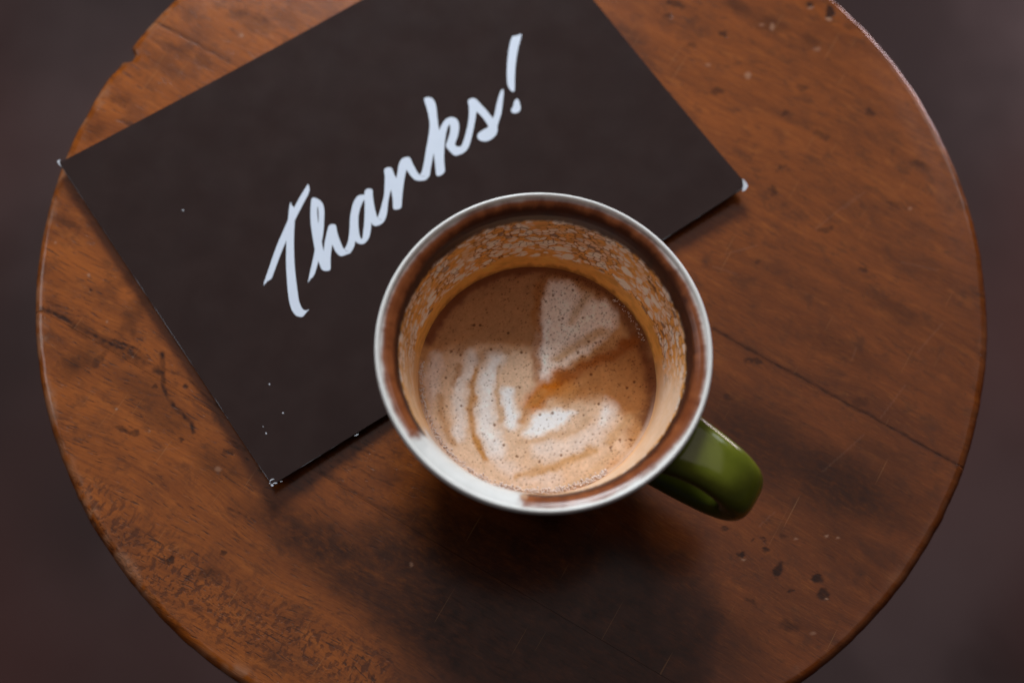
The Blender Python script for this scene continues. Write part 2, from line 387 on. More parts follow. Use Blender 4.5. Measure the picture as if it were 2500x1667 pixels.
def make_plank(v0, v1, shift, seam0, seam1):
    R0 = TR - .30
    a0 = math.asin(max(-1, v0 / R0)) if seam0 else math.radians(-87)
    a1 = math.asin(min(1, v1 / R0)) if seam1 else math.radians(87)
    g = .004
    nr = max(40, int((a1 - a0) * TR / .052)); nc = 560
    vs = R0 * np.sin(np.linspace(a0, a1, nr))
    if seam0: vs[0] = v0
    if seam1: vs[-1] = v1
    vs = vs + np.linspace(g if seam0 else 0, -g if seam1 else 0, nr)
    t = np.linspace(-1, 1, nc); t = t * (1.0 + .12 * (1 - t * t))     # a little denser towards the rim
    um = np.sqrt(np.maximum(R0 ** 2 - vs ** 2, 0))
    U = um[:, None] * t[None]; V = np.repeat(vs[:, None], nc, 1)
    # follow the dented outline near the rim
    ex, ey = U[:, [0, -1]], V[:, [0, -1]]
    def world(u, v): return TC[0] + u * GU[0] + v * GV[0], TC[1] + u * GU[1] + v * GV[1]
    X, Y = world(U, V)
    rr = np.hypot(X - TC[0], Y - TC[1]); k = table_radius(X - TC[0], Y - TC[1]) / TR
    f = 1 + (k - 1) * sstep(TR - 1.2, TR - .25, rr)
    X = TC[0] + (X - TC[0]) * f; Y = TC[1] + (Y - TC[1]) * f
    Z = -.03 * sstep(TR - 1.4, TR - .2, rr) + .008 * (fbm(U / 3, V / 1.5, 81) - .5)
    ids = np.arange(nr * nc).reshape(nr, nc)
    quads = np.stack([ids[:-1, :-1], ids[:-1, 1:], ids[1:, 1:], ids[1:, :-1]], -1).reshape(-1, 4)
    verts = [np.stack([X.ravel(), Y.ravel(), Z.ravel()], 1)]
    # boundary loop, counter-clockwise
    loop = np.concatenate([ids[0, :], ids[1:, -1], ids[-1, -2::-1], ids[-2:0:-1, 0]])
    kind = np.concatenate([np.full(nc, 0), np.full(nr - 1, 1), np.full(nc - 1, 2), np.full(nr - 2, 3)])
    kind[0] = 4; kind[nc - 1] = 5; kind[nc + nr - 2] = 6; kind[nc + nr - 2 + nc - 1] = 7
    bx, by, bz = X.ravel()[loop], Y.ravel()[loop], Z.ravel()[loop]
    rad = np.stack([bx - TC[0], by - TC[1]], 1); rad /= np.linalg.norm(rad, axis=1)[:, None]
    arc = np.isin(kind, [1, 3, 4, 5, 6, 7])
    if not seam0: arc |= kind == 0
    if not seam1: arc |= kind == 2
    sgn = np.where(np.isin(kind, [0, 4, 5]), -1.0, np.where(np.isin(kind, [2, 6, 7]), 1.0, 0.0))
    if not seam0: sgn[sgn < 0] = 0
    if not seam1: sgn[sgn > 0] = 0
    prev = loop; base = nr * nc; faces = [quads]
    rings = [(math.sin(a) * .30, -(1 - math.cos(a)) * .30, .004 * math.sin(a)) for a in np.radians([20, 40, 60, 80, 90])]
    rings += [(.30, -.30 - (TT - .4) * .5, .004), (.30, -TT, .004)]
    for off, dz, so in rings:
        px = bx + rad[:, 0] * off * arc + GV[0] * so * sgn
        py = by + rad[:, 1] * off * arc + GV[1] * so * sgn
        pz = bz + dz - (.02 if off < .27 else 0) * (sgn != 0) * (off / .30)
        verts.append(np.stack([px, py, pz], 1))
        cur = base + np.arange(len(loop)); base += len(loop)
        a, b = prev, np.roll(prev, -1); c, d = np.roll(cur, -1), cur
        faces.append(np.stack([a, d, c, b], 1)); prev = cur
    P = np.concatenate(verts); F = np.concatenate(faces)
    gu = (P[:, :2] - TC) @ GU; gv = (P[:, :2] - TC) @ GV
    grain = np.stack([gu + shift[0], gv + shift[1] + .6 * np.minimum(0, P[:, 2]), P[:, 2] * .3 + shift[2]], 1)
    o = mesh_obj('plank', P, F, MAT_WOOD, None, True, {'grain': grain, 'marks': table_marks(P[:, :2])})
    # the plank's arris along a joint stays crisp
    seam = np.zeros(len(P), bool); seam[loop[(sgn != 0)]] = True
    ev_ = np.empty(len(o.data.edges) * 2, np.int32); o.data.edges.foreach_get('vertices', ev_); ev_ = ev_.reshape(-1, 2)
    sh = o.data.attributes.new('sharp_edge', 'BOOLEAN', 'EDGE'); sh.data.foreach_set('value', seam[ev_].all(1))
    adopt(o, table); return o
make_plank(V1, TR, (0, 0, 0), True, False)
make_plank(V2, V1, (31, 4.3, 5), True, True)
make_plank(-TR, V2, (67, 9.1, 11), False, True)

def lathe(profile, n=64, cx=0.0, cy=0.0):
    a = np.linspace(0, 2 * np.pi, n, endpoint=False); k = len(profile)
    V = np.array([[cx + r * math.cos(t), cy + r * math.sin(t), z] for r, z in profile for t in a])
    F = [[i * n + j, i * n + (j + 1) % n, (i + 1) * n + (j + 1) % n, (i + 1) * n + j] for i in range(k - 1) for j in range(n)]
    return V, np.array(F)
V, F = lathe([(0.01, FZ + 1.6), (2.4, FZ + 1.7), (8.6, FZ + .9), (9.2, FZ + .5), (9.2, FZ + .002), (0.01, FZ + .002)], 48, TC[0], TC[1] + 1.2)
adopt(mesh_obj('foot', V, F[:, ::-1], MAT_IRON), table)
V, F = lathe([(1.9, FZ + 1.5), (1.7, FZ + 6), (1.6, -9), (2.2, -6), (6.0, -TT - .5), (6.2, -TT - .01), (.01, -TT - .01)], 40, TC[0], TC[1] + 1.2)
adopt(mesh_obj('pedestal', V, F, MAT_IRON), table)

# ------------------------------------------------------------------ card
CARD_PX = [(141, 393), (664, 1185), (1824, 455)]
K = unproj(CARD_PX, .52)
far = K[0] + K[2] - K[1]
KC = (K[0] + K[2]) / 2
eu = K[2] - K[1]; CL = np.linalg.norm(eu); eu /= CL
ev = K[0] - K[1]; CW = np.linalg.norm(ev); ev /= CW
def card_z(p):
    q = np.asarray(p)[:, :2] - KC
    s, t = q @ eu / (CL / 2), q @ ev / (CW / 2)
    return .15 + .17 * t * t * (t < 0) + .20 * s * s + .05 * (t < 0) * t * t * s * s
def on_card(px, lift):
    z = np.full(len(px), .2)
    for _ in range(4):
        p = np.stack([unproj([q], zz)[0] for q, zz in zip(px, z)]); z = card_z(p)
    return np.concatenate([p, (z + lift)[:, None]], 1)

card = tag(empty('thank_you_card', KC[0], KC[1], 0.0),
           'black card lettered Thanks! in white script, corners chipped, lying on the round table', 'card')

def card_sheet(name, inset, z0, z1, mat, chips=0.0):
    nu, nv = 120, 90
    S = np.linspace(inset, CL - inset, nu); T = np.linspace(inset, CW - inset, nv)
    A, B = np.meshgrid(S, T)
    X = K[1][0] + A * eu[0] + B * ev[0]; Y = K[1][1] + A * eu[1] + B * ev[1]
    pts = np.stack([X.ravel(), Y.ravel()], 1); z = card_z(pts)
    V0 = np.concatenate([pts, (z + z1)[:, None]], 1); V1_ = np.concatenate([pts, (z + z0)[:, None]], 1)
    ids = np.arange(nu * nv).reshape(nv, nu); n = nu * nv
    q = np.stack([ids[:-1, :-1], ids[:-1, 1:], ids[1:, 1:], ids[1:, :-1]], -1).reshape(-1, 4)
    if chips:
        # the print has rubbed off the near left edge a little unevenly
        jit = .009 + .008 * sstep(.35, .7, fbm(B * 2.2, A * 0, 5, 3)) * (A < .01) + .010 * sstep(.5, .7, fbm(A * 2.2, B * 0, 8, 3)) * (B < .01)
        V0[:, :2] += (eu[None] * (jit * (A < inset + 1e-6)).ravel()[:, None] + ev[None] * (jit * (B < inset + 1e-6)).ravel()[:, None])
        return mesh_obj(name, V0, q, mat, None, False)
    loop = np.concatenate([ids[0, :], ids[1:, -1], ids[-1, -2::-1], ids[-2:0:-1, 0]])
    sd = np.stack([loop, loop + n, np.roll(loop, -1) + n, np.roll(loop, -1)], 1)
    return mesh_obj(name, np.concatenate([V0, V1_]), np.concatenate([q, q[:, ::-1] + n, sd]), mat, None, False)
adopt(card_sheet('board', 0, -.08, 0, MAT_EDGE), card)
adopt(card_sheet('paper_core', .006, 0, .004, MAT_RUB), card)
adopt(card_sheet('printed_face', .0, 0, .009, MAT_BLACK, 1.0), card)

def curve_poly(pts, step=0.25):
    """round the traced outline, keeping its sharp corners"""
    P = np.array(pts, float); n = len(P); out = []
    corner = []
    for i in range(n):
        a, b = P[i] - P[i - 1], P[(i + 1) % n] - P[i]
        c = np.dot(a, b) / (np.linalg.norm(a) * np.linalg.norm(b) + 1e-9); corner.append(c < .45)
    for i in range(n):
        p0, p1, p2, p3 = P[i - 1], P[i], P[(i + 1) % n], P[(i + 2) % n]
        m1 = (p2 - p1) if corner[i] else (p2 - p0) / 2
        m2 = (p2 - p1) if corner[(i + 1) % n] else (p3 - p1) / 2
        L = np.linalg.norm(p2 - p1)
        for mm in (m1, m2):
            l = np.linalg.norm(mm)
            if l > L: mm *= L / l
        k = 1 if L < 2 else 5
        for t in np.arange(k) / k:
            out.append((2 * t ** 3 - 3 * t ** 2 + 1) * p1 + (t ** 3 - 2 * t ** 2 + t) * m1 + (-2 * t ** 3 + 3 * t ** 2) * p2 + (t ** 3 - t ** 2) * m2)
    return np.array(out)

def trace(o, s, pts): return [(o[0] + x / s, o[1] + y / s) for x, y in pts]
A1, A2, A3, A4, A5 = ((630, 440), 4.478), ((740, 470), 6.533), ((840, 370), 6.533), ((1020, 210), 6.817), ((1120, 70), 5.406)
LETTERS = [
    ('letter', A1, [(548,45),(561,80),(561,115),(548,160),(500,250),(404,440),(400,480),(393,610),(393,750),(400,920),(412,1060),(430,1200),(448,1320),(478,1395),(515,1425),(560,1412),(530,1445),(488,1493),(455,1495),(410,1475),(370,1420),(345,1340),(328,1230),(316,1080),(307,900),(310,660),(240,830),(170,1020),(148,1075),(100,1110),(60,1155),(66,1120),(130,930),(200,730),(260,590),(327,435),(335,360),(347,270),(360,240),(370,275),(395,302),(450,200),(520,85)], []),
    ('letter', A2, [(133,120),(150,90),(180,88),(240,110),(290,150),(320,200),(336,280),(338,380),(330,560),(315,700),(300,800),(330,940),(345,800),(375,660),(405,550),(430,520),(480,508),(520,525),(530,560),(550,660),(600,800),(655,910),(755,970),(700,990),(612,1018),(560,995),(510,930),(465,830),(450,930),(438,1060),(438,1220),(420,1245),(370,1255),(320,1245),(290,1215),(243,1095),(215,1210),(180,1310),(150,1360),(130,1370),(78,1447),(85,1400),(120,1230),(160,1060),(187,910),(180,870),(150,700),(125,520),(118,380),(120,250)],
     [[(232,220),(225,260),(228,350),(240,500),(248,440),(248,340),(240,260)]]),
    ('letter', A3, [(2,1563),(45,1490),(75,1370),(90,1220),(95,1080),(115,940),(145,830),(190,745),(240,703),(325,692),(328,650),(350,610),(400,595),(440,605),(455,630),(460,720),(480,860),(505,970),(537,1060),(640,1115),(600,1155),(520,1190),(460,1175),(432,1135),(430,1220),(410,1340),(380,1410),(330,1465),(280,1480),(220,1465),(178,1430),(160,1520),(102,1623)],
     [[(325,765),(290,830),(255,920),(232,1020),(228,1120),(233,1220),(245,1320),(262,1380),(280,1400),(295,1375),(305,1290),(320,1150),(328,1000),(330,860)]]),
    ('letter', A3, [(537,1060),(580,930),(615,800),(640,680),(648,520),(650,400),(638,310),(655,275),(710,255),(755,265),(775,300),(805,380),(835,430),(850,350),(870,230),(895,160),(940,110),(1020,92),(1055,110),(1085,175),(1150,300),(1210,380),(1335,425),(1300,460),(1220,472),(1140,460),(1080,410),(995,295),(965,430),(940,600),(925,760),(915,880),(890,915),(830,932),(790,920),(780,880),(775,760),(750,610),(735,660),(705,800),(690,940),(675,1030),(640,1115)], []),
    ('letter', A4, [(35,1487),(70,1420),(110,1240),(135,1080),(165,920),(190,760),(197,640),(175,480),(140,350),(105,230),(130,200),(180,193),(235,210),(275,255),(305,340),(320,480),(338,640),(357,745),(400,650),(460,565),(530,528),(590,530),(645,555),(680,620),(687,720),(665,840),(620,970),(640,1005),(680,1018),(690,1150),(640,1163),(590,1150),(530,1090),(480,1030),(470,985),(500,900),(530,800),(540,720),(535,650),(520,650),(495,700),(470,800),(452,920),(440,1080),(437,1220),(445,1340),(450,1410),(435,1450),(390,1490),(330,1508),(305,1480),(295,1380),(265,1120),(250,1200),(215,1380),(195,1500),(166,1534)], []),
    ('letter', A4, [(680,1018),(720,1005),(755,930),(800,780),(835,630),(852,480),(850,360),(835,260),(860,225),(920,208),(970,225),(1040,300),(1130,395),(1200,480),(1250,545),(1275,480),(1310,310),(1350,170),(1390,75),(1420,60),(1430,110),(1415,280),(1390,460),(1350,590),(1325,680),(1328,740),(1300,820),(1240,880),(1180,915),(1110,928),(1040,915),(995,875),(990,835),(1010,790),(1080,740),(1165,690),(1165,660),(1100,560),(1040,490),(985,430),(970,470),(950,600),(915,770),(880,920),(850,1010),(810,1075),(750,1125),(690,1150)], []),
    ('exclamation_mark', A5, [(830,75),(815,150),(790,240),(765,370),(748,500),(740,640),(738,800),(730,830),(705,840),(680,815),(648,760),(638,700),(635,560),(645,400),(665,250),(690,150),(710,110),(770,95)],
     None),
]
def flat_letter(polys, lift):
    outs = [on_card(p, lift) for p in polys]
    tri = tessellate_polygon([[Vector((q[0], q[1], 0)) for q in o] for o in outs])
    V = np.concatenate(outs)
    F = []
    for t in tri:
        a, b, c = (V[i] for i in t)
        F.append(tuple(t) if (b[0]-a[0])*(c[1]-a[1])-(b[1]-a[1])*(c[0]-a[0]) > 0 else (t[0], t[2], t[1]))
    return V, F
for name, (o, s), outer, holes in LETTERS:
    V, F = flat_letter([curve_poly(trace(o, s, outer))] + [curve_poly(trace(o, s, h)) for h in (holes or [])], .016)
    if holes is None:   # the dot of the exclamation mark belongs to it
        V2_, F2 = flat_letter([curve_poly(trace(o, s, [(765,930),(790,945),(805,990),(817,1050),(805,1090),(780,1112),(740,1122),(705,1112),(690,1080),(715,1030),(735,960)]))], .016)
        F = F + [tuple(i + len(V) for i in f) for f in F2]; V = np.concatenate([V, V2_])
    adopt(mesh_obj(name, V, F, MAT_PRINT, None, False), card)
# white flakes where the print has come off
F5 = ((600, 1120), 7.84)
for px in (trace(*F5, [(478,494),(505,478),(537,500),(522,526),(490,524)]), trace(*F5, [(516,466),(560,450),(606,454),(590,472),(540,478)]),
           trace(*F5, [(458,424),(468,400),(510,378),(556,388),(515,398),(482,414),(466,434)]), trace(*F5, [(655,432),(700,420),(702,432),(664,440)]), trace(*F5, [(440,452),(470,458),(466,484)]),
           trace((0, 0), 2.613, [(364,1030),(386,1017),(379,1040),(393,1066),(371,1046)]), trace((1400, 0), 2.138, [(882,933),(900,952),(911,972),(897,995),(880,1000),(886,970)]),
           [(656, 937), (659, 936), (660, 939), (657, 940)], [(689, 1006), (693, 1007), (692, 1010), (689, 1009)], [(641, 1040), (644, 1041), (643, 1043)],
           [(648, 1055), (652, 1057), (651, 1060), (648, 1059)], [(864, 1065), (871, 1060), (877, 1059), (871, 1063)], [(443, 514), (449, 512), (448, 516)]):
    V, F = flat_letter([np.array(px, float)], .014)
    adopt(mesh_obj('worn_fleck', V, F, MAT_CORE, None, False), card)

# ------------------------------------------------------------------ mug
MC = np.array([0.893, 12.75]); MH = 7.0; RO = 4.60; RI = 4.42
FOAM_Z = 4.14; FOAM_R = 3.46
mug = tag(empty('coffee_mug', MC[0], MC[1], 0.0),
          'green glazed coffee mug with white stained lining and side handle, beside the black card', 'mug')
def outer_r(z):      # outside of the bowl
    t = np.clip(z / MH, 0, 1); return 2.35 + (RO - 2.35) * t ** .62
zs = np.linspace(0.25, MH - .28, 40)
prof = [(.01, .12), (1.7, .12), (1.8, .01), (2.15, .01), (2.28, .1)] + [(float(outer_r(z)), float(z)) for z in zs] + [(RO - .003, MH - .22), (RO + .004, MH - .15)]
V, F = lathe(prof, 128, *MC)
adopt(mesh_obj('body', V, F, MAT_GREEN), mug)
# white lining: rim and inside wall down below the coffee
def inner_r(z):
    # flared ledge under the lip, then a steep wall down to the coffee
    return np.interp(MH - np.asarray(z, float), [.09, .125, .175, .27, .40, .56, .66, 1.2, 2.2, 2.86, 3.6], [RI + .025, RI - .09, RI - .18, RI - .29, RI - .385, RI - .46, RI - .495, 3.80, 3.57, FOAM_R - .02, 3.15])
lip = [(RO + .004, MH - .13), (RO - .004, MH - .08), (RO - .025, MH - .035), (RO - .05, MH - .006), (RO - .08, MH), (RO - .11, MH - .01), (RO - .138, MH - .04), (RO - .155, MH - .09)]
lin = lip + [(float(inner_r(z)), float(z)) for z in np.linspace(MH - .1, FOAM_Z - .35, 170)] + [(2.4, 2.0), (1.6, 1.2), (.01, 1.0)]
NA = 1100
V, F = lathe(lin, NA, *MC)
def worley(x, y, s):
    ix, iy = np.floor(x), np.floor(y)
    f1 = np.full(x.shape, 9.0); f2 = f1.copy(); idv = np.zeros(x.shape)
    for a in (-1, 0, 1):
        for b in (-1, 0, 1):
            cx, cy = ix + a, iy + b
            d = np.hypot(cx + hash2(cx, cy, s) - x, cy + hash2(cx, cy, s + 1) - y)
            near = d < f1
            f2 = np.where(near, f1, np.minimum(f2, d)); idv = np.where(near, hash2(cx, cy, s + 2), idv); f1 = np.where(near, d, f1)
    return f1, f2 - f1, idv
def wall_tint(V):
    px, py = proj(V)
    c0 = proj(np.array([[MC[0], MC[1], MH]]))
    ang = np.arctan2(-(py - c0[1]), px - c0[0])           # angle as seen on the photograph
    d = MH - V[:, 2]; ph = np.arctan2(V[:, 1] - MC[1], V[:, 0] - MC[0])
    s = ph * 3.95                                          # arc length in cm
    r = np.hypot(V[:, 0] - MC[0], V[:, 1] - MC[1])
    white = np.array([.79, .775, .74])
    n1 = fbm(s * 1.4, d * 1.4, 101, 4); n2 = fbm(s * 5, d * 5, 102, 4)
    # --- coffee ring under the lip
    brown = np.array([.24, .068, .022]) + (n2[:, None] - .5) * np.array([.16, .06, .022])
    deep = np.array([.028, .010, .007])
    band0 = .088 + .05 * (n1 - .5) + .02 * (n2 - .5)
    c = np.repeat(white[None], len(V), 0)
    c = c + (brown - c) * sstep(band0 - .02, band0 + .035, d)[:, None]
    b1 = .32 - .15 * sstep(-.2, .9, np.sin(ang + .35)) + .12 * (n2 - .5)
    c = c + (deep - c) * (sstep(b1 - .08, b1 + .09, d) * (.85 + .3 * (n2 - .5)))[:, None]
    # --- speckled zone
    orange = np.array([.78, .35, .085]); cream = np.array([.90, .74, .62]); net = np.array([.15, .042, .012])
    ws, wd = s + .10 * (n2 - .5) + .25 * (n1 - .5), d + .08 * (fbm(s * 6, d * 6, 111, 3) - .5) + .12 * (n1 - .5)
    _, e1, i1 = worley(ws * 1.75, wd * 3.6, 300); _, e2, i2 = worley(ws * 4.3, wd * 9.0, 310)
    f2 = fbm(s * 7, d * 14, 104, 3); f3 = fbm(s * 1.3 + 7, d * 2.2, 105, 3)
    low = sstep(.9, 2.0, d)                                # bigger cells lower down
    sp = np.repeat(orange[None] * 1.05, len(V), 0) * (1 + .7 * (f2 - .5))[:, None]
    tan = (orange + cream) / 2
    sp = sp + (tan - sp) * (.9 * sstep(.05, .22, e2) * sstep(.35, .5, i2))[:, None]
    sp = sp + (cream - sp) * (.85 * sstep(.14, .30, e2) * sstep(.62, .7, i2))[:, None]
    sp = sp + (cream * 1.04 - sp) * (sstep(.20, .34, e1) * sstep(.60, .66, i1 + .22 * low - .08))[:, None]
    sp = sp + (net - sp) * (.9 * (1 - sstep(.03, .14, e2)) * sstep(.40, .52, f3 + .06 * (1 - low)))[:, None]
    sp = sp + (net - sp) * (.8 * sstep(.06, .2, e2) * sstep(.93, .95, i2) * sstep(.45, .5, f3))[:, None]
    z2 = .58 + .14 * (n2 - .5) + .08 * (n1 - .5)
    c = c + (sp - c) * sstep(z2 - .06, z2 + .08, d)[:, None]
    # --- smooth orange band just above the foam
    z3 = 2.18 + .35 * (n1 - .5) + .12 * (n2 - .5)
    ob = orange * np.array([1.12, 1.16, 1.1]) * (1 + .3 * (n1 - .5) + .45 * (fbm(s * 3.2, d * 7, 121, 4) - .5))[:, None]
    c = c + (ob - c) * sstep(z3 - .07, z3 + .07, d)[:, None]
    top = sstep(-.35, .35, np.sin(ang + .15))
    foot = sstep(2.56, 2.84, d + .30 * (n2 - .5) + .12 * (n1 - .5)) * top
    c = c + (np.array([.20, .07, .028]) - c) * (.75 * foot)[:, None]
    # right and lower right wall: creamy smear instead of specks
    cr = sstep(.55, .15, abs(ang + .42)) * .0 + sstep(math.radians(-2), math.radians(-22), ang) * sstep(math.radians(-95), math.radians(-70), ang)
    c = c + (np.array([.88, .62, .42]) - c) * (cr * sstep(.62, .8, d + .1 * (n1 - .5)) * (1 - .5 * sstep(2.2, 2.8, d)) * .9)[:, None]
    # left wall: smoother tan streaks
    aw = np.degrees(np.where(ang < 0, ang + 2 * math.pi, ang)) + 30 * (n1 - .5)
    cl = sstep(165, 200, aw) * sstep(285, 270, aw)
    c = c + (np.array([.74, .44, .22]) * (1 + .5 * (fbm(s * .9, d * 6, 109, 3) - .5))[:, None] - c) * (cl * sstep(.62, .8, d) * .85)[:, None]
    # --- where lips have been: clean white glaze, lower left
    a360 = np.degrees(np.where(ang < 0, ang + 2 * math.pi, ang)) + 5 * (n2 - .5) + 9 * (n1 - .5)
    gap = sstep(213.5, 219, a360) * sstep(261.5, 257.5, a360)
    edge = 1.35 + .5 * sstep(223, 236, a360) + .25 * (n1 - .5)
    tanw = np.array([.60, .43, .33])
    gc = white * (1 - .10 * sstep(.5, .7, n1))[:, None]; gc = gc + (tanw - gc) * sstep(edge - .1, edge + .18, d)[:, None]
    c = c + (gc - c) * gap[:, None]
    drip = (1 - sstep(1.0, 3.2, np.hypot(a360 - 261.5, (d - .35) * 14)))
    c = c + (np.array([.55, .33, .2]) - c) * (drip * .8)[:, None]
    c = np.where((r > RI + .03)[:, None] & (d < .1)[:, None], white, c)
    return np.clip(c, .005, .9)
adopt(mesh_obj('lining', V, F, MAT_LINING, None, True, {'tint': col4(wall_tint(V))}), mug)

# handle: a broad strap bent down from under the rim
HA = math.radians(-23.5)
hd = np.array([math.cos(HA), math.sin(HA)]); hs = np.array([-hd[1], hd[0]])
path = np.array([(4.32, 5.85), (4.75, 5.92), (5.3, 5.92), (5.95, 5.74), (6.4, 5.36), (6.6, 4.9), (6.58, 4.45), (6.35, 4.05), (5.9, 3.75), (5.3, 3.55), (4.7, 3.45), (4.2, 3.4), (3.7, 3.35)])
tt = np.arange(len(path)); ti = np.linspace(0, len(path) - 1, 90)
def cr(P, t):
    i = np.clip(np.floor(t).astype(int), 0, len(P) - 2); f = (t - i)[:, None]
    p0, p1, p2, p3 = P[np.maximum(i - 1, 0)], P[i], P[i + 1], P[np.minimum(i + 2, len(P) - 1)]
    return .5 * (2 * p1 + (p2 - p0) * f + (2 * p0 - 5 * p1 + 4 * p2 - p3) * f ** 2 + (3 * p1 - p0 - 3 * p2 + p3) * f ** 3)
C = cr(path, ti); Tn = np.gradient(C, axis=0); Tn /= np.linalg.norm(Tn, axis=1)[:, None]
Nn = np.stack([-Tn[:, 1], Tn[:, 0]], 1)
ns = 40; V = []
for i in range(len(C)):
    k = ti[i] / (len(path) - 1)
    hw = .89 + .12 * max(0, 1 - k * 4) ** 2 - .14 * math.sin(min(1, k * 2.4) * math.pi / 2) + .1 * max(0, k - .75); th = .48
    for j in range(ns):
        a = 2 * math.pi * j / ns; c, s = math.cos(a), math.sin(a); e = .55
        y = hw * math.copysign(abs(c) ** e, c); n = th * math.copysign(abs(s) ** (e + .15), s) - .05 * (y / hw) ** 2
        q = C[i] + Nn[i] * n
        V.append([MC[0] + hd[0] * q[0] + hs[0] * y, MC[1] + hd[1] * q[0] + hs[1] * y, q[1]])
F = [[i * ns + j, (i + 1) * ns + j, (i + 1) * ns + (j + 1) % ns, i * ns + (j + 1) % ns] for i in range(len(C) - 1) for j in range(ns)]
adopt(mesh_obj('handle', V, np.array(F)[:, ::-1], MAT_GREEN), mug)

# ------------------------------------------------------------------ the latte in the mug
latte = None
step = .021
NR = int(FOAM_R / step)
n = int(2 * FOAM_R / step) + 1
gx = np.linspace(-1, 1, n); GX, GY = np.meshgrid(gx, gx)
# square grid squeezed to a disc
DX = GX * np.sqrt(1 - GY ** 2 / 2); DY = GY * np.sqrt(1 - GX ** 2 / 2)
RF = FOAM_R - .005
x, y = DX.ravel() * RF, DY.ravel() * RF
rr = np.hypot(x, y); th = np.arctan2(y, x)
men = sstep(RF - .34, RF, rr)
z = FOAM_Z + (.035 + .04 * fbm(th * 9, rr * 0, 203)) * men ** 3 + .012 * (fbm(x * 2.5, y * 2.5, 201) - .5)
P = np.stack([x + MC[0], y + MC[1], z], 1)
px, py = proj(np.stack([x + MC[0], y + MC[1], np.full_like(x, FOAM_Z)], 1))
qx, qy = (px - 880) * 1.802, (py - 430) * 1.802
wx = qx + 46 * (fbm(qx / 70, qy / 70, 211) - .5) + 10 * (fbm(qx / 18, qy / 18, 212, 2) - .5)
wy = qy + 46 * (fbm(qx / 70, qy / 70, 213) - .5) + 10 * (fbm(qx / 18, qy / 18, 214, 2) - .5)
c = np.repeat(np.array([[.47, .25, .125]]), len(x), 0)
def lay(mask, colr, k=1.0):
    global c
    mask = np.clip(mask * k * (1 + .5 * (fbm(qx / 26, qy / 26, 220) - .5)), 0, 1)
    c = c + (np.array(colr) - c) * mask[:, None]
def region(pts, colr, soft, k=1.0): lay(1 - sstep(-soft, soft, poly_sd(wx, wy, pts)), colr, k)
def stroke(pts, wd, colr, k=1.0, soft=.85): lay(1 - sstep(wd / 2 * (1 - soft), wd / 2 * (1 + soft), seg_dist(wx, wy, pts)), colr, k)
region([(290,690),(420,520),(640,420),(830,400),(810,650),(770,780),(620,715),(480,735),(330,770)], (.36, .185, .098), 45)
region([(270,830),(400,770),(600,745),(760,775),(790,900),(760,1000),(900,1000),(1080,980),(1180,1080),(1170,1210),(960,1390),(760,1410),(540,1350),(380,1220),(290,1040)], (.66, .475, .35), 42)
region([(950,905),(1100,800),(1240,700),(1310,850),(1310,1030),(1190,1060),(1060,975),(930,965)], (.36, .16, .07), 36)
stroke([(1140,590),(1230,710),(1275,850),(1285,970),(1255,1070)], 62, (.15, .055, .027), .85)
stroke([(300,720),(360,610),(460,500),(620,425),(800,395),(930,420)], 46, (.14, .048, .026), .85)
region([(785,890),(797,760),(778,640),(800,540),(835,480),(905,468),(970,508),(1080,545),(1125,605),(1115,670),(1060,735),(960,800),(850,872)], (.80, .66, .58), 26)
stroke([(805,650),(800,760),(798,870)], 52, (.86, .78, .74), .75)
stroke([(870,500),(920,600),(900,700)], 70, (.84, .72, .66), .7)
stroke([(1015,515),(965,585),(935,630)], 40, (.50, .32, .19), .7)
stroke([(1070,690),(980,725),(910,765),(870,800)], 46, (.50, .30, .165), .8)
stroke([(800,435),(900,428),(1000,462),(1090,520),(1150,595)], 44, (.28, .12, .055), .85)
stroke([(785,480),(762,600),(785,700),(780,790),(776,885)], 36, (.33, .14, .055), .8)
stroke([(760,1000),(815,935),(885,895)], 78, (.44, .135, .030), .95)
stroke([(790,1000),(850,950),(930,930)], 46, (.44, .19, .07), .6)
stroke([(885,890),(1000,842),(1110,775),(1200,720)], 54, (.26, .085, .030), .95)
stroke([(430,770),(520,720),(640,690),(740,700)], 48, (.33, .175, .095), .6)
stroke([(500,820),(570,770),(650,780)], 30, (.40, .22, .12), .6)
stroke([(330,800),(318,880),(320,960)], 56, (.72, .61, .56), .8)
stroke([(485,800),(445,900),(432,1010),(442,1130)], 50, (.77, .69, .65), .85)
stroke([(590,820),(552,900),(545,1000),(562,1100),(592,1200)], 74, (.80, .745, .72), .95)
stroke([(650,945),(655,1010),(662,1095)], 54, (.86, .84, .84), .95)
region([(712,1140),(760,1075),(800,1038),(880,1030),(955,1042),(900,1092),(805,1132),(745,1150)], (.86, .84, .84), 20)
stroke([(1095,1030),(1060,1110),(940,1180),(800,1215)], 72, (.74, .63, .57), .8)
stroke([(1080,1030),(1065,1080)], 34, (.82, .77, .75), .7)
stroke([(600,1240),(700,1320),(860,1330)], 60, (.72, .60, .54), .6)
stroke([(428,840),(416,925)], 26, (.44, .25, .14), .8)
stroke([(353,985),(362,1050),(385,1130),(400,1160)], 34, (.47, .27, .15), .8)
stroke([(505,850),(488,930),(482,1010),(497,1083),(519,1170),(545,1240)], 26, (.46, .25, .125), .9)
stroke([(512,1140),(530,1200),(548,1250)], 30, (.44, .22, .085), .7)
stroke([(612,850),(606,960),(618,1075)], 22, (.54, .36, .24), .75)
stroke([(705,1075),(747,1006),(800,945)], 34, (.46, .22, .09), .7)
stroke([(700,1180),(800,1160),(950,1110),(1010,1060)], 22, (.56, .38, .26), .7)
stroke([(690,1325),(800,1290),(900,1262),(1015,1200)], 34, (.48, .27, .12), .75)
stroke([(1090,1170),(1150,1110),(1190,1060)], 34, (.52, .32, .18), .7)
stroke([(1110,1220),(1000,1320),(860,1385)], 40, (.56, .37, .23), .6)
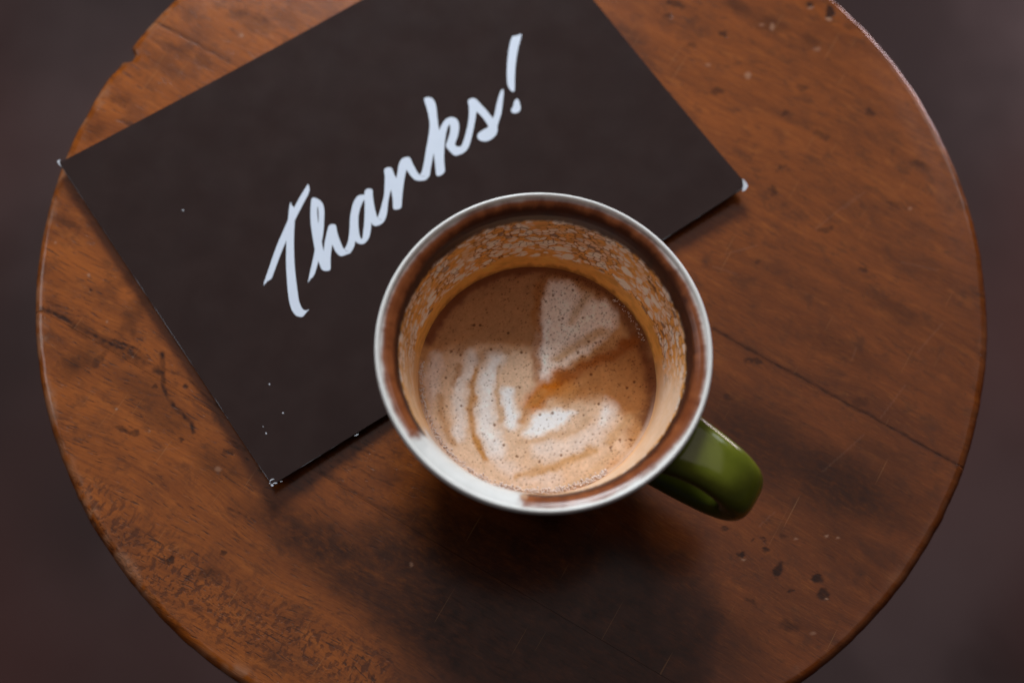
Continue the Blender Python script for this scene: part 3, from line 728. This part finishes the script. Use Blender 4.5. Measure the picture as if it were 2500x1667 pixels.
stroke([(300,900),(310,1040),(390,1210),(560,1350)], 22, (.60, .44, .36), .6)
c = c * (1 + .28 * (fbm(qx / 9, qy / 9, 230, 3) - .5) + .22 * (fbm(qx / 45, qy / 45, 231, 3) - .5))[:, None]
# the ring where foam meets the wall
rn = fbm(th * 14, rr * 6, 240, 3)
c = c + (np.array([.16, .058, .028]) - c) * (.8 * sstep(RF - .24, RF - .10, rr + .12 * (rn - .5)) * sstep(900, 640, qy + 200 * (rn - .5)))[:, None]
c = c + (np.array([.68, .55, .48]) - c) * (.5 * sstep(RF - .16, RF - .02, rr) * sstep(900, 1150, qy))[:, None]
lum = c @ np.array([.3, .55, .15]); c = np.clip(lum[:, None] + 1.16 * (c - lum[:, None]), .008, .9) * np.array([1.08, 1.08, 1.06])
c = np.minimum(c, .88)
# bubbles: small pits
BIG = [(890,625),(978,623),(1005,727),(1057,727),(977,793),(1048,1002),(1190,1160),(1142,1160),(1100,1195),(883,1228),(787,1257),(575,760),(650,690),(708,775),(443,1010),(375,887),
       (630,1183),(845,1043),(1205,905),(1173,930),(1015,872),(440,787),(400,770),(687,1232),(816,551),(848,524),(935,502),(500,655),(527,654),(1036,733),(958,775),(790,1050),(590,1095),(700,930),(1200,1215)]
bub = [(bx_, by_, random.uniform(5.0, 7.0), .85) for bx_, by_ in BIG]
cands = []
while len(cands) < 2600:
    bx_, by_ = random.uniform(270, 1320), random.uniform(400, 1400)
    if ((bx_ - 795) / 505) ** 2 + ((by_ - 900) / 485) ** 2 > .97: continue
    dens = .34 + .66 * (780 < bx_ < 1120 and by_ < 860)
    if random.random() > dens: continue
    rad = random.choice([1.8, 2.0, 2.2, 2.4, 2.6, 3.2, 4.0])
    cands.append((bx_, by_, rad, random.uniform(.22, .65)))
order = np.argsort(qy); sy = qy[order]
for bx_, by_, rad, k in bub + cands:
    lo, hi = np.searchsorted(sy, by_ - 12), np.searchsorted(sy, by_ + 12)
    idx = order[lo:hi]; idx = idx[abs(qx[idx] - bx_) < 12]
    if not len(idx): continue
    d = np.hypot(qx[idx] - bx_, qy[idx] - by_)
    mk = k * (1 - sstep(rad * .55, rad * 1.25 + .8, d))
    c[idx] = c[idx] * (1 - mk[:, None] * np.array([.70, .80, .86]))
    P[idx, 2] -= .02 * mk
ids = np.arange(n * n).reshape(n, n)
Fq = np.stack([ids[:-1, :-1], ids[:-1, 1:], ids[1:, 1:], ids[1:, :-1]], -1).reshape(-1, 4)
lroot = tag(empty('latte', MC[0], MC[1], FOAM_Z), 'half drunk latte with a white leaf pattern in its brown foam, inside the green mug', 'coffee')
adopt(mesh_obj('foam', P, Fq, MAT_FOAM, None, True, {'tint': col4(np.clip(c, .004, .9))}), lroot)
# froth: fine bubbles strung along the wall
bm = bmesh.new()
def blob(ph, r, z, rad):
    mt = Matrix.Translation(((MC[0] + r * math.cos(ph)) * CM, (MC[1] + r * math.sin(ph)) * CM, z * CM))
    bmesh.ops.create_icosphere(bm, subdivisions=1, radius=rad * CM, matrix=mt)
def froth(a_from, a_to, count, spread, rmin, rmax, base):
    for _ in range(count):
        ph = math.radians(random.uniform(a_from, a_to)) - ROLL * -1
        blob(ph, base + random.gauss(0, spread), FOAM_Z + random.uniform(.02, .09), random.uniform(rmin, rmax))
froth(172, 250, 330, .035, .012, .03, FOAM_R - .10)
froth(250, 305, 420, .05, .015, .038, FOAM_R - .11)
froth(20, 48, 60, .04, .008, .02, FOAM_R - .11)
me = bpy.data.meshes.new('froth'); bm.to_mesh(me); bm.free(); me.materials.append(MAT_FROTH)
me.polygons.foreach_set('use_smooth', np.full(len(me.polygons), True, bool))
fo = bpy.data.objects.new('froth', me); COL.objects.link(fo); adopt(fo, lroot); fo['kind'] = 'stuff'
